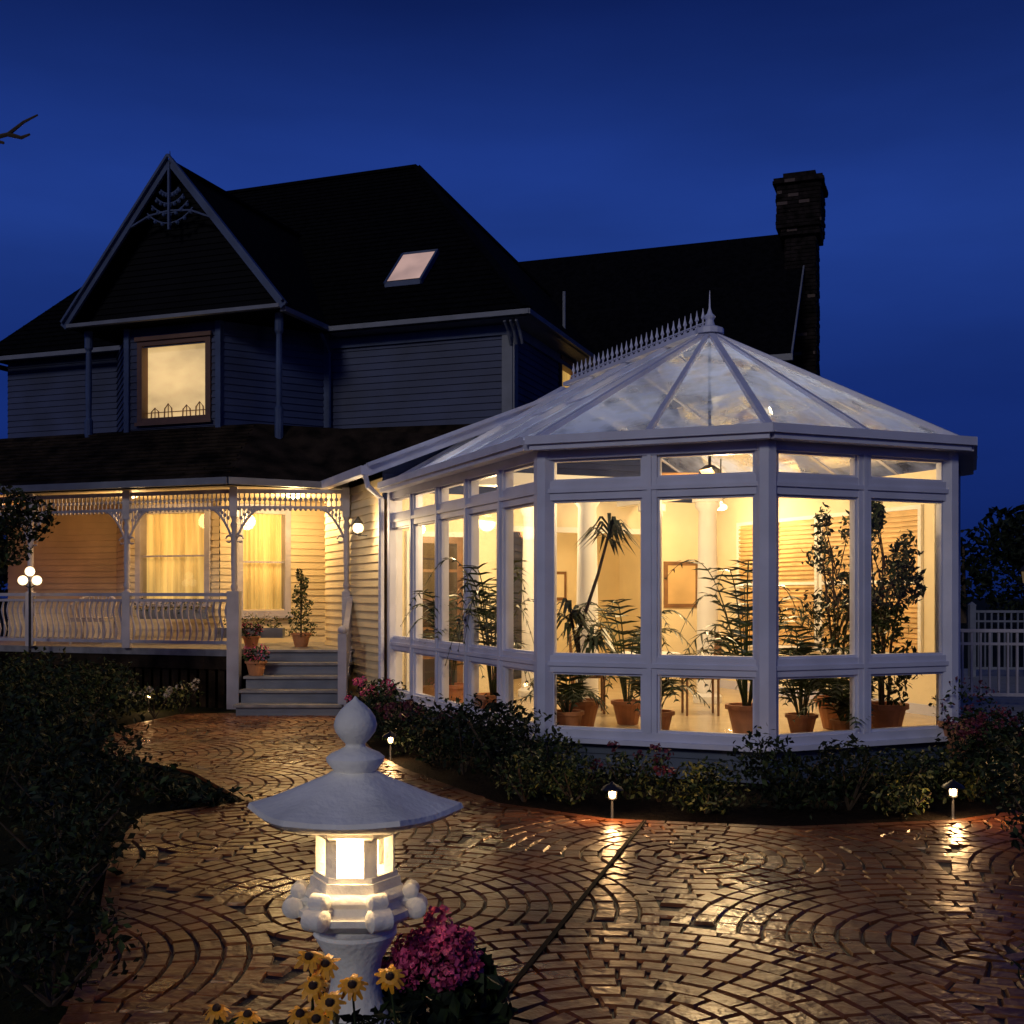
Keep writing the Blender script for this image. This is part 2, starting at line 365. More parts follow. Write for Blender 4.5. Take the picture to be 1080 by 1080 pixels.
def post(mb,x,y,z0,z1):
    h=z1-z0
    mb.box(x-.06,x+.06,y-.06,y+.06,z0,z0+.86)
    mb.lathe([(.06,0),(.035,.04),(.055,.1),(.038,.16),(.048,.5),(.042,.9),(.035,h-1.5),(.055,h-1.43),(.035,h-1.36),(.055,h-1.3),(.055,h-1.3)],12,Matrix.Translation((x,y,z0+.86)))
    mb.box(x-.055,x+.055,y-.055,y+.055,z0+.86+h-1.3,z1)
def uv(u,v): p=TH@Vector((u,v,0));return p.x,p.y
pst=MB();rail=MB()
# post spacing from the photograph
PP=[uv(-11.0,-3.12),uv(-9.0,-3.12),uv(-7.05,-3.12),uv(-5.18,-3.12),(-4.14,16.95)]
for i,(x,y) in enumerate(PP): post(pst,x,y,.88 if i<4 else 0.85,3.3)
pst.box(PP[4][0]-.09,PP[4][0]+.09,PP[4][1]-.09,PP[4][1]+.09,0,1.75)
PE=(-2.48,17.05);post(pst,PE[0],PE[1],.88,3.3)
def railing(mb,p,q,z0,z1=None,h=.82):
    z1=z0 if z1 is None else z1
    p=Vector((*p,z0));q=Vector((*q,z1));d=q-p;L=d.length
    mb.beam(p+V(0,0,h),q+V(0,0,h),.08,.05);mb.beam(p+V(0,0,h-.09),q+V(0,0,h-.09),.04,.04);mb.beam(p+V(0,0,.1),q+V(0,0,.1),.05,.05)
    n=int(L/.105);hd=Vector((d.x,d.y,0)).normalized()
    for i in range(1,n):
        b=p+d*(i/n);pts=[]
        for k in range(9):
            t=k/8;pts.append(b+V(0,0,.12+(h-.22)*t)+hd*.03*math.sin(t*2*math.pi))
        mb.tube(pts,[.014,.018,.025,.018,.014,.018,.025,.018,.014],5)
for i in range(4): railing(rail,PP[i],PP[i+1],.88)
railing(rail,(-2.42,17.1),(-2.36,15.9),.85,.12,h=.85)
rail.box(-2.42,-2.3,15.8,15.92,0,1.15);rail.ball((-2.36,15.86,1.2),.07)
fz0,fz1=3.0,3.24
def frieze(p,q):
    p=Vector((*p,0));q=Vector((*q,0));d=q-p;L=d.length;dn=d.normalized()
    rail.beam(p+V(0,0,fz1),q+V(0,0,fz1),.05,.06);rail.beam(p+V(0,0,fz0),q+V(0,0,fz0),.05,.04)
    n=int(L/.075)
    for i in range(1,n):
        b=p+d*(i/n);rail.tube([b+V(0,0,fz0),b+V(0,0,fz1)],.011,5);rail.ball(b+V(0,0,(fz0+fz1)/2),.03,seg=6)
        rail.ball(b+V(0,0,fz0-.03),.022,seg=6)
    for s,base in ((1,p),(-1,q)):
        rail.tube([base+dn*s*(.05+.42*k/8)+V(0,0,fz0-.42*(1-k/8)**2.2) for k in range(9)],.02,5)
        for k in range(1,6):
            t=k/8;pp=base+dn*s*(.05+.42*t)+V(0,0,fz0-.42*(1-t)**2.2)
            top=base+dn*s*(.05+.42*t)+V(0,0,fz0);rail.beam(pp,top,.014,.03)
            rail.ball(pp.lerp(top,.5),(.026,.012,.03),seg=6)
        rail.tube([base+dn*s*(.09+.05*math.cos(a_))+V(0,0,fz0-.47+.05*math.sin(a_)) for a_ in [math.pi*k/4 for k in range(8)]],.014,4)
for i in range(4): frieze(PP[i],PP[i+1])
frieze(PP[4],PE)
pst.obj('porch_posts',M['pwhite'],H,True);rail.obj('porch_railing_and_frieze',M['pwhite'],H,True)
# --- link wing
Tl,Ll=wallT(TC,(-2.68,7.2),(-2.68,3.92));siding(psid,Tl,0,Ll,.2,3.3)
siding(sid,TC@Matrix.Translation((0,3.93,0)),-2.7,2.7,3.0,4.6,course=.09,topf=lambda z:(-2.7+max(0,(z-3.42))/.395,2.7-max(0,(z-3.42))/.395))
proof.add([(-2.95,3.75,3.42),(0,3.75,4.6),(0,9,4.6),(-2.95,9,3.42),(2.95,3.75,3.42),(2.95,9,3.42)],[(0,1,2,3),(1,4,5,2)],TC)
wt=MB()
for s in (-1,1):
    wt.beam((s*2.98,3.72,3.36),(0,3.72,4.56),.05,.16,TC);wt.beam((s*2.98,3.67,3.43),(0,3.67,4.63),.07,.05,TC)
wt.beam((-3.0,3.7,3.36),(-3.0,6.6,3.36),.12,.12,TC)
wt.tube([TC@V(-3.0,3.72,3.3),TC@V(-2.95,3.75,3.15),TC@V(-2.74,3.84,3.0),TC@V(-2.74,3.84,.3)],.04,8)
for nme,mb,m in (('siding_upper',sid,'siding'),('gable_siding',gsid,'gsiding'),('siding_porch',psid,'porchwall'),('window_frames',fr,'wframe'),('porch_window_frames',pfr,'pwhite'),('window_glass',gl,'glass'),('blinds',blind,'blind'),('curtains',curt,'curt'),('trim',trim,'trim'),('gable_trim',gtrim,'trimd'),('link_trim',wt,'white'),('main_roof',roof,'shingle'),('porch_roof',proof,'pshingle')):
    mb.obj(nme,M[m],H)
cb=MB();Tb,_=wallT(TH,bay[1],bay[2])
for x,hh in ((.48,.2),(.75,.26),(1.12,.22),(1.38,.26)):
    cb.tube([Tb@V(x-.08,.09,4.68),Tb@V(x-.07,.09,4.68+hh*.7),Tb@V(x,.09,4.68+hh),Tb@V(x+.07,.09,4.68+hh*.7),Tb@V(x+.08,.09,4.68)],.012,5)
    cb.beam((x,.09,4.68),(x,.09,4.68+hh),.012,.012,Tb)
cb.beam((.3,.085,4.80),(1.6,.085,4.80),.01,.014,Tb)
cb.obj('chair_backs',M['wood'],H)
def walllamp(name,x,y,z,power,parent):
    m=MB();m.ball((x,y,z),.075,mi=1);m.lathe([(.02,-.1),(.05,-.08),(.05,-.06)],10,Matrix.Translation((x,y,z)));m.lathe([(.08,.06),(.05,.1),(.01,.16)],10,Matrix.Translation((x,y,z)))
    m.beam((x,y,z-.1),(x+.12,y+.05,z-.1),.02,.02)
    m.obj(name,[M['metal'],M['bulb2']],parent,True);plight(name+'_light',(x-.02,y-.14,z),power,parent=parent,rad=.08)
walllamp('wall_lamp',-2.13,15.75,2.62,30,H)
for i,(u,v,p,c) in enumerate(((-8.9,-1.9,18,(1,.42,.13)),(-5.6,-2.5,38,(1,.62,.25)),(-3.2,-1.5,105,(1,.68,.30)))):
    x,y=uv(u,v);m=MB();m.ball((x,y,3.275),(.10,.10,.03));m.obj('ceiling_lamp_%d'%i,M['bulb2'],H,True);plight('porch_light_%d'%i,(x,y,3.0),p,c,parent=H,rad=.15)
m=MB();px,py=-7.5,17.7
m.tube([(px,py,0),(px,py,1.9)],.022,8,mi=0)
for dx,dz in ((-.11,1.92),(.11,1.92),(0,2.06)):
    m.ball((px+dx,py,dz),.075,mi=1);m.tube([(px,py,1.8),(px+dx,py,dz-.06)],.01,6)
m.obj('globe_lamp',[M['metal'],M['bulb2']],None,True)
def pot(mb,x,y,z,r=.2,h=.3,mi=0):
    mb.lathe([(r*.65,0),(r*.95,h*.85),(r*1.08,h*.85),(r*1.08,h),(r*.9,h),(r*.88,h*.9)],18,Matrix.Translation((x,y,z)),mi)
m=MB();tx,ty=-3.3,17.8
pot(m,tx,ty,.88,.15,.22)
m.tube([(tx,ty,1.0),(tx,ty,1.9)],.015,6,mi=1)
for i in range(9):
    t=i/8;leaves(m,(tx+.05*math.sin(i*2),ty+.05*math.cos(i*2),1.1+.9*t),(.24*(1-.8*t),.24*(1-.8*t),.1),110,.055,(2,3))
m.obj('potted_topiary',[M['terra'],M['bark'],M['leafm'],M['leafl']])
def flowerpot(name,x,y,z,r,fl='pink'):
    m=MB();pot(m,x,y,z,r,r*1.4);leaves(m,(x,y,z+r*1.9),(r*1.3,r*1.3,r),260,.05,(1,2));leaves(m,(x,y,z+r*2.3),(r*1.3,r*1.3,r*.8),90,.045,(3,),shell=.8)
    m.obj(name,[M['terra'],M['leafd'],M['leafm'],M[fl]])
flowerpot('flower_pot',-3.70,16.45,.53,.15,'pink')
flowerpot('flower_pot',-4.0,17.45,.88,.13,'pinkd')
m=MB()
for i in range(3): leaves(m,(-4.5+.3*i,18.45,1.25),(.18,.15,.12),90,.05,(0,2));
for i in range(3): leaves(m,(-4.5+.3*i,18.4,1.35),(.15,.12,.08),30,.045,(1,))
m.box(-4.8,-3.7,18.35,18.55,1.0,1.16,mi=3)
m.obj('window_flower_box',[M['leafm'],M['flw'],M['leafl'],M['trim']])
m=MB();m.box(-6.1,-5.0,18.55,18.75,1.3,1.45,mi=3)
for i in range(4): leaves(m,(-6.0+.28*i,18.55,1.52),(.17,.12,.12),80,.05,(0,2,1))
m.obj('window_flower_box',[M['leafm'],M['flw'],M['leafl'],M['trim']])
m=MB()
cx,cy=-7.0,19.0
m.box(cx-.3,cx+.3,cy-.3,cy+.3,1.25,1.32)
for a in range(0,181,12):
    a=math.radians(a);m.tube([(cx+.3*math.cos(a),cy+.3*math.sin(a),1.3),(cx+.36*math.cos(a),cy+.36*math.sin(a),1.5+.2*math.sin(a))],.012,5)
m.tube([(cx+.36*math.cos(math.radians(a)),cy+.36*math.sin(math.radians(a)),1.5+.2*math.sin(math.radians(a))) for a in range(0,181,12)],.025,6)
for sx in (-.27,.27):
    for sy in (-.27,.27): m.tube([(cx+sx,cy+sy,.88),(cx+sx,cy+sy,1.27)],.02,6)
m.obj('wicker_chair',M['pwhite'],None,True)
# ================================================================= SUNROOM
S=empty('glass_sunroom')
a=2.55;h=1.056;BK=3.9
sf=MB();sg=MB();sb=MB();si=MB()
PT=[(-a,BK),(-a,-h),(-h,-a),(h,-a),(a,-h),(a,BK)]
def pwall(p,q,n):
    T,L=wallT(TC,p,q);w=L/n
    rails=((.31,.42,.075),(.96,1.12,.06),(2.60,2.78,.06),(2.99,3.14,.075))
    for z0,z1,dp in rails: sf.box(0.02,L-.02,-dp,dp,z0,z1,T)
    sf.box(0,L,-.12,-.076,.30,.345,T)
    sf.box(0,L,-.078,-.061,1.02,1.06,T);sf.box(0,L,-.078,-.061,2.67,2.71,T)
    for i in range(1,n): sf.box(i*w-.07,i*w+.07,-.066,.066,.32,3.12,T);sf.box(i*w-.02,i*w+.02,-.08,-.067,.42,3.0,T)
    for i in range(n):
        x0=i*w+.07 if i else .09;x1=(i+1)*w-.07 if i<n-1 else L-.09
        for z0,z1 in ((.42,.96),(1.12,2.60),(2.78,2.99)):
            sg.quad((x0,0,z0),(x1,0,z0),(x1,0,z1),(x0,0,z1),T)
            t=.022
            sf.box(x0,x0+t,-.035,.035,z0,z1,T);sf.box(x1-t,x1,-.035,.035,z0,z1,T)
            sf.box(x0+t,x1-t,-.033,.033,z0,z0+t,T);sf.box(x0+t,x1-t,-.033,.033,z1-t,z1,T)
    siding(sb,T,-.02,L+.02,0,.3,course=.1)
pwall(PT[0],PT[1],5);pwall(PT[1],PT[2],2);pwall(PT[2],PT[3],2)
for p in PT[1:5]:
    sf.lathe([(.105,.31),(.105,3.13)],8,TC@Matrix.Translation((p[0],p[1],0)),ph=math.radians(22.5))
sf.box(-a-.09,-a+.09,BK-.12,BK,.31,3.13,TC)
for p,q in ((PT[3],PT[4]),(PT[4],PT[5])):
    T,L=wallT(TC,p,q)
    siding(sb,T,0,L,0,3.14);si.box(0,L,.02,.08,.3,3.14,T)
    sf.box(.1,L-.1,.085,.1,.3,.42,T)
    for x in ([.22,.80,1.38] if L<3 else [.4,1.35,2.3,3.25]):
        ww=.5 if L<3 else .8
        for b0,b1,c0,c1 in ((x-.05,x,.95,2.75),(x+ww,x+ww+.05,.95,2.75),(x,x+ww,.95,1.0),(x,x+ww,2.7,2.75),(x,x+ww,1.83,1.87)):
            si.box(b0,b1,.081,.125,c0,c1,T,3)
        z=1.01
        while z<2.68:
            if not 1.80<z<1.86: si.box(x,x+ww,.0915,.118,z,z+.03,T,4)
            z+=.06
        si.box(x,x+ww,.0805,.09,1.0,2.7,T,1)
TB=TC@Matrix.Translation((0,BK,0))
si.box(-a,-.95,.0,.08,.3,3.1,TB);si.box(1.35,a,.0,.08,.3,3.1,TB);si.box(-.95,1.35,.0,.08,2.6,3.1,TB)
si.add([(-2.6,.04,3.1),(2.6,.04,3.1),(0,.04,4.5)],[(0,1,2)],TB)
si.box(-1.03,-.93,-.03,-.001,.3,2.68,TB,3);si.box(1.33,1.43,-.03,-.001,.3,2.68,TB,3);si.box(-.93,1.33,-.03,-.001,2.6,2.68,TB,3)
def frdoor(x,w_,T):
    si.box(x,x+w_,-.04,-.001,.3,2.5,T,2)
    for zz in range(5):
        for xx in range(2):
            ax=x+.08+xx*(w_-.14)/2;bx=ax+(w_-.14)/2-.03
            si.box(ax,bx,-.045,-.0405,.45+.4*zz,.45+.4*zz+.36,T,5)
    si.box(x-.07,x,-.05,-.001,.3,2.57,T,3);si.box(x+w_,x+w_+.07,-.05,-.001,.3,2.57,T,3);si.box(x,x+w_,-.05,-.001,2.5,2.57,T,3)
frdoor(-2.3,.75,TB)
# framed picture instead of second door
si.box(1.7,2.3,-.03,-.001,1.5,2.2,TB,2);si.box(1.76,2.24,-.035,-.0305,1.56,2.14,TB,1)
si.box(-2.6,2.6,3.0,3.08,.3,3.1,TB);si.box(-2.62,-2.56,.08,3.0,.3,3.1,TB,1);si.box(2.56,2.62,.08,3.0,.3,3.1,TB);si.box(-2.6,2.6,.08,3.0,3.05,3.1,TB)
frdoor(-.6,.75,TB@Matrix.Translation((0,3.0,0)))
for x,z,w_,h_ in ((-1.7,1.7,.5,.6),(.9,1.6,.6,.5)):
    si.box(x,x+w_,2.96,2.999,z,z+h_,TB,2);si.box(x+.05,x+w_-.05,2.95,2.959,z+.05,z+h_-.05,TB,0)
fl=MB();fl.prism([(-a+.05,BK+3),(-a+.05,-h),(-h,-a+.05),(h,-a+.05),(a-.05,-h),(a-.05,BK+3)],.2,.3,TC);fl.obj('floor',M['floor'],S)
for x,y in ((-.75,1.6),(1.0,1.6),(-.75,3.3),(1.15,3.3)):
    si.lathe([(.19,.3),(.19,.38),(.14,.42),(.135,1.6),(.115,2.78),(.16,2.84),(.16,2.9),(.2,2.9),(.2,3.0)],20,TC@Matrix.Translation((x,y,0)),3)
for x in (-.75,1.0): si.box(x-.1,x+.1,1.72,3.9,3.0,3.16,TC,3)
si.box(-2.5,2.5,1.5,1.7,3.001,3.162,TC,3)
si.obj('interior_walls_and_columns',[M['cream'],M['ochre'],M['wood'],M['iwhite'],M['shut'],M['dglass']],S,True)
sb.obj('base_siding',M['bsiding'],S)
e=.17;ra=a+e;rh=h+e*.4142;ez=3.14;AP=(0,0,4.68)
OC=[(-ra,-rh),(-rh,-ra),(rh,-ra),(ra,-rh)]
rg=MB();rf=MB()
def rpan(*p): rg.add(list(p),[tuple(range(len(p)))],TC)
for i in range(3):
    p,q=OC[i],OC[i+1];mid=((p[0]+q[0])/2,(p[1]+q[1])/2,ez)
    rpan((*p,ez),mid,AP);rpan(mid,(*q,ez),AP)
    rf.beam((*p,ez+.02),AP,.065,.06,TC);rf.beam(mid[:2]+(ez+.02,),AP,.05,.055,TC)
rf.beam((*OC[3],ez+.02),AP,.065,.06,TC)
n=5;ys=[-rh]+[(-h+(BK+h)*i/n) for i in range(1,n)]+[BK]
for s in (-1,1):
    for i in range(n):
        y0,y1=ys[i],ys[i+1]
        if y1<=0: rpan((s*ra,y0,ez),(s*ra,y1,ez),AP)
        elif y0<0: rpan((s*ra,y0,ez),(s*ra,y1,ez),(0,y1,4.68),AP)
        else: rpan((s*ra,y0,ez),(s*ra,y1,ez),(0,y1,4.68),(0,y0,4.68))
        rf.beam((s*ra,y1,ez+.02),(0,max(0,y1),4.7),.06,.055,TC)
    rf.beam((s*ra*.5,.0,(ez+4.68)/2),(s*ra*.5,BK,(ez+4.68)/2),.03,.03,TC)
    rf.beam((s*(ra+.02),-rh,ez-.02),(s*(ra+.02),BK-.2,ez-.02),.13,.10,TC)
    rf.beam((s*(ra+.1),-rh,ez+.02),(s*(ra+.1),BK-.2,ez+.02),.03,.08,TC)
for i in range(3):
    p,q=OC[i],OC[i+1];rf.beam((*p,ez-.02),(*q,ez-.02),.13,.10,TC)
    k=1.03;rf.beam((p[0]*k,p[1]*k,ez+.02),(q[0]*k,q[1]*k,ez+.02),.03,.08,TC)
for i in range(3):
    p,q=OC[i],OC[i+1];p2,q2=PT[i+1],PT[i+2]
    rf.quad((*p,ez-.05),(*q,ez-.05),(*q2,ez-.05),(*p2,ez-.05),TC)
rf.beam((0,0,4.72),(0,BK-.2,4.72),.16,.05,TC)
rf.lathe([(.16,4.66),(.16,4.72),(.06,4.76),(.045,4.82),(.07,4.86),(.03,4.9),(.012,4.96),(.003,5.16)],12,TC)
yy=.14
while yy<BK-.3:
    rf.tube([(0,yy,4.74),(0,yy,4.86)],.011,5,TC);rf.lathe([(.003,4.85),(.026,4.88),(.012,4.93),(.003,4.99)],6,TC@Matrix.Translation((0,yy,0)))
    rf.tube([(0,yy+.065+.04*math.cos(t),4.775+.035*math.sin(t)) for t in [math.pi*k/4 for k in range(9)]],.007,4,TC)
    yy+=.13
rf.beam((0,.1,4.76),(0,BK-.3,4.76),.02,.02,TC);rf.beam((0,.1,4.82),(0,BK-.3,4.82),.012,.012,TC)
rg.obj('roof_glazing',M['rglass'],S);rf.obj('roof_frame_and_cresting',M['white'],S)
sf.obj('wall_frames',M['white'],S);sg.obj('wall_glass',M['glass'],S)
m=MB();m.tube([(0,0,4.6),(0,0,3.15)],.018,8,TC);m.lathe([(.04,2.98),(.12,3.02),(.12,3.12),(.05,3.17)],16,TC)
for i in range(5):
    t=2*math.pi*i/5+.3;Tb=TC@Matrix.Rotation(t,4,'Z')@Matrix.Translation((.14,0,3.06))@Matrix.Rotation(.2,4,'X')
    m.box(0,.55,-.065,.065,-.006,.006,Tb,2)
for i in range(3):
    t=2*math.pi*i/3;m.ball((.12*math.cos(t),.12*math.sin(t),2.9),.06,TC,1)
m.obj('ceiling_fan',[M['metal'],M['bulb'],M['wood']],S,True)
def cl(x,y,z,p,r=.1): q=TC@V(x,y,z);plight('sunroom_light',q,p,(1,.70,.34),r,S)
cl(0,-.3,2.75,175);cl(-1.6,2.4,2.7,115);cl(1.6,2.2,2.7,85);cl(0,5.2,2.6,85)
m=MB()
for x,y in ((-1.6,2.4),(1.6,2.2),(0,5.2)):
    m.ball((x,y,2.9),(.09,.09,.05),TC,1);m.tube([(x,y,2.94),(x,y,3.06+(.5 if y<3 else 0))],.01,6,TC)
m.obj('pendant_lamps',[M['metal'],M['bulb2']],S,True)
def frond(mb,base,az,L,rise,droop,lw,ll,mi=0,n=14):
    pts=[]
    for i in range(n+1):
        t=i/n;pts.append(base+V(math.cos(az)*L*t*(.5+.5*t),math.sin(az)*L*t*(.5+.5*t),rise*math.sin(t*math.pi*.62)-droop*t*t))
    mb.tube(pts,[.009*(1-.7*i/n) for i in range(n+1)],4,mi=mi)
    for i in range(3,n+1):
        d=(pts[i]-pts[i-1]).normalized();side=d.cross(V(0,0,1)).normalized()
        l=ll*math.sin(math.pi*(.15+.8*i/n))
        for s in (-1,1):
            tip=pts[i]+side*s*l+d*l*.55-V(0,0,l*.35*R.uniform(.5,1.5));w=d*lw
            mb.add([pts[i]-w,pts[i].lerp(tip,.5)-w*.9+V(0,0,.01),tip,pts[i].lerp(tip,.5)+w*.9+V(0,0,.01),pts[i]+w],[(0,1,2,3,4)],None,mi)
def palm(name,x,y,z,H_,n,pr=.2,L=.6):
    m=MB();pot(m,x,y,z,pr,pr*1.5,0)
    for i in range(n):
        az=2*math.pi*i/n+R.uniform(-.4,.4);frond(m,V(x+.03*math.cos(az),y+.03*math.sin(az),z+pr*1.3),az,L*R.uniform(.5,1.15),H_*R.uniform(.5,1.15),H_*R.uniform(.1,.6),.012,.22,1)
    m.obj(name,[M['terra'],M['leafi']])
def dracaena(name,x,y,z,heads,pr=.18):
    m=MB();pot(m,x,y,z,pr,pr*1.5,0)
    for (dx,dy,hz,r) in heads:
        top=V(x+dx,y+dy,hz);b=V(x,y,z+pr*1.3)
        m.tube([b,b.lerp(top,.4)+V(-dx*.5,0,0),b.lerp(top,.75)+V(-dx*.15,0,0),top],[.024,.020,.017,.014],6,mi=2)
        for i in range(46):
            az=R.uniform(0,6.28);el=R.uniform(-.5,1.2);l=r*R.uniform(.7,1.15);o=V(math.cos(az),math.sin(az),0)
            p0=top+V(0,0,R.uniform(-.1,.05));p1=p0+o*l*.5*math.cos(el*.6)+V(0,0,l*.4*math.sin(el));p2=p0+o*l*.95+V(0,0,l*(.35*math.sin(el)-.45))
            sd=o.cross(V(0,0,1))*.02
            m.add([p0-sd*.6,p1-sd,p2,p1+sd,p0+sd*.6],[(0,1,2,3,4)],None,1)
    m.obj(name,[M['terra'],M['leafi'],M['bark']])
dracaena('potted_dracaena',.72,11.9,.3,[(.30,0,2.36,.38),(-.10,.1,1.5,.38),(.12,-.1,1.25,.34)],.2)
palm('potted_palm',.55,11.35,.3,.5,12,.16,.5)
palm('potted_palm',1.42,11.2,.3,.75,14,.17,.6)
palm('potted_palm',2.35,11.4,.3,1.5,22,.2,.95)
palm('potted_palm',2.85,11.2,.3,.9,16,.15,.6)
palm('potted_palm',1.25,12.3,.3,1.35,14,.17,.7)
palm('potted_palm',-.2,12.6,.3,1.7,17,.2,.65)
palm('potted_palm',-.75,14.0,.3,1.4,14,.2,.6)
palm('potted_palm',3.2,10.95,.3,.5,14,.13,.45)
def ficus(name,x,y,z,H_,r,pr=.22,n=1500,sz=.075,off=(0,0)):
    m=MB();pot(m,x,y,z,pr,pr*1.5,0)
    for k in range(3):
        aa=k*2.1;m.tube([(x+.04*math.cos(aa),y+.04*math.sin(aa),z+pr),(x+.07*math.cos(aa),y+.07*math.sin(aa),z+H_*.4),(x+.2*math.cos(aa)+off[0],y+.2*math.sin(aa),z+H_*.8)],[.018,.014,.008],6,mi=2)
    for k in range(24):
        t=R.uniform(.2,1);aa=R.uniform(0,6.28);rr=r*math.sin(math.pi*min(.95,t*.75+.12))
        c=(x+off[0]*t+rr*.6*math.cos(aa),y+rr*.6*math.sin(aa),z+H_*t)
        m.tube([(x+off[0]*t*.5,y,z+H_*t*.75),c],[.008,.004],4,mi=2)
        leaves(m,c,(rr*.4,rr*.4,.2),n//24,sz,(1,3),up=.2,shell=.3,asp=.42)
    m.obj(name,[M['terra'],M['leafi'],M['bark'],M['leafm']])
ficus('potted_ficus_tree',3.66,11.2,.3,2.25,.42,n=2600,off=(.03,0))
ficus('potted_ficus_tree',3.40,11.9,.3,2.2,.5,n=1500)
m=MB();tx,ty=1.55,13.3
m.lathe([(.42,.98),(.42,1.01),(.41,1.02)],24,Matrix.Translation((tx,ty,0)));m.tube([(tx,ty,.3),(tx,ty,1.0)],.035,8);m.lathe([(.22,.3),(.2,.33),(.04,.37)],16,Matrix.Translation((tx,ty,0)))
m.obj('round_table',M['iwhite'],None,True)
for k,(cx,cy) in enumerate(((.9,13.5),(2.2,13.3))):
    m=MB();m.box(cx-.2,cx+.2,cy-.2,cy+.2,.72,.77)
    for sx in (-.18,.18):
        for sy in (-.18,.18): m.tube([(cx+sx,cy+sy,.3),(cx+sx,cy+sy,.73)],.015,6)
    sx=-.18 if k==0 else .18
    for i in range(5): m.tube([(cx+sx,cy-.18+.09*i,.76),(cx+sx*1.2,cy-.18+.09*i,1.2)],.012,5)
    m.tube([(cx+sx*1.2,cy-.2,1.2),(cx+sx*1.25,cy,1.26),(cx+sx*1.2,cy+.2,1.2)],.018,6)
    m.obj('dining_chair',M['wood'],None,True)
# ================================================================= GROUND
m=MB();m.quad((-300,-60,0),(300,-60,0),(300,500,0),(-300,500,0));m.obj('lawn_ground',M['lawn'])
bed=[(-2.0,16.2),(-2.0,14),(-1.5,12),(-1.05,10.85),(-.15,9.1),(.69,8.45),(2,8.15),(3.3,8.4),(4.2,9.0),(6.2,11),(6.0,13.5),(4,12),(0,11.3),(-1.6,15.4)]
m=MB();m.add([(x,y,.006) for x,y in bed],[tuple(range(len(bed)))]);m.obj('garden_bed',M['mulch'])
m=MB();cc=[(-.6+.62*math.cos(t*math.pi/12),4.05+.45*math.sin(t*math.pi/12)) for t in range(24)];m.add([(x,y,.04) for x,y in cc],[tuple(range(24))]);m.obj('lantern_planting_bed',M['mulch'])
pat=[(-1.55,-2),(-1.6,4.0),(-1.97,5.5),(-2.6,7.5),(-2.75,8.6),(-2.1,9.2),(-3.0,10.8),(-4.3,12),(-4.95,14.2),(-4.6,15.9),(-3.9,16.0),(-2.0,16.0),(-1.95,14),(-1.5,12),(-1.05,10.85),(-.15,9.1),(.69,8.45),(2,8.15),(3.3,8.4),(4.0,8.8),(3.8,7.5),(3.3,6),(2.8,4.5),(2.5,-2)]
def pip(x,y,P):
    c=False;n=len(P)
    for i in range(n):
        x1,y1=P[i];x2,y2=P[i-1]
        if (y1>y)!=(y2>y) and x<(x2-x1)*(y-y1)/(y2-y1)+x1:c=not c
    return c
m=MB();m.add([(x,y,.012) for x,y in pat],[tuple(range(len(pat)))])
RR_=1.55;ring=.118;rot=math.radians(-14);cr,sr=math.cos(rot),math.sin(rot)
cnt=0
for j in range(-3,14):
    for i in range(-4,4):
        cx0=2*RR_*i+(RR_ if j%2 else 0)+.9;cy0=RR_*j-.4
        r=ring*.5
        while r<RR_:
            ns=max(3,int(2*math.pi*r/.165));ph=R.uniform(0,6.28);a0=ph
            while a0<ph+2*math.pi-.001:
                w_=2*math.pi/ns*R.uniform(.75,1.3);a1=a0+w_
                if ph+2*math.pi-a1<.4*2*math.pi/ns:a1=ph+2*math.pi
                am=(a0+a1)/2;A_0,A_1=a0,a1;a0=a1
                lx=cx0+r*math.cos(am);ly=cy0+r*math.sin(am)
                if any(math.hypot(lx-(cx0+sx*RR_),ly-(cy0-RR_))<RR_-.015 for sx in (-1,1)): continue
                if ly<cy0-RR_*.98: continue
                wx=cr*lx-sr*ly;wy=sr*lx+cr*ly
                if not pip(wx,wy,pat): continue
                if math.hypot((wx+.6)/.62,(wy-4.05)/.45)<1.05: continue
                gr_=.0045;r0=max(r-ring/2+gr_,.012);r1=r+ring/2-gr_;ga=gr_/max(r,.05)
                z=.027+R.uniform(-.0025,.0025);bv=.009
                def P(rr,aa,zz):
                    lx=cx0+rr*math.cos(aa)+R.uniform(-.004,.004);ly=cy0+rr*math.sin(aa)+R.uniform(-.004,.004)
                    return (cr*lx-sr*ly,sr*lx+cr*ly,zz)
                A0,A1=A_0+ga,A_1-ga;bb=bv/max(r,.06)
                tx_,ty_=R.uniform(-.0016,.0016),R.uniform(-.0016,.0016)
                vs=[P(r0,A0,.010),P(r1,A0,.010),P(r1,A1,.010),P(r0,A1,.010),
                    P(r0+bv,A0+bb,z-tx_-ty_),P(r1-bv,A0+bb,z+tx_-ty_),P(r1-bv,A1-bb,z+tx_+ty_),P(r0+bv,A1-bb,z-tx_+ty_)]
                m.add(vs,[(4,5,6,7),(0,1,5,4),(1,2,6,5),(2,3,7,6),(3,0,4,7)],None,R.choice((1,1,2,3)));cnt+=1
            r+=ring
for i in range(len(pat)):
    p=Vector((*pat[i-1],.012));q=Vector((*pat[i],.012));L=(q-p).length
    if p.y<0 and q.y<0: continue
    k=max(1,int(L/.2))
    for t in range(k):
        m.beam(p.lerp(q,(t+.03)/k),p.lerp(q,(t+.97)/k),.09,.036,None,2)
m.beam((.98,8.4,.0255),(-1.7,-1.3,.0255),.026,.018,None,4)
print('stones',cnt)
m.obj('cobblestone_patio',[M['grout'],M['st1'],M['st2'],M['st3'],M['dark']])
m=MB();m.quad((6.2,14.5,.008),(40,13,.008),(40,26,.008),(6.6,26,.008));m.obj('side_terrace_pavement',M['conc'])
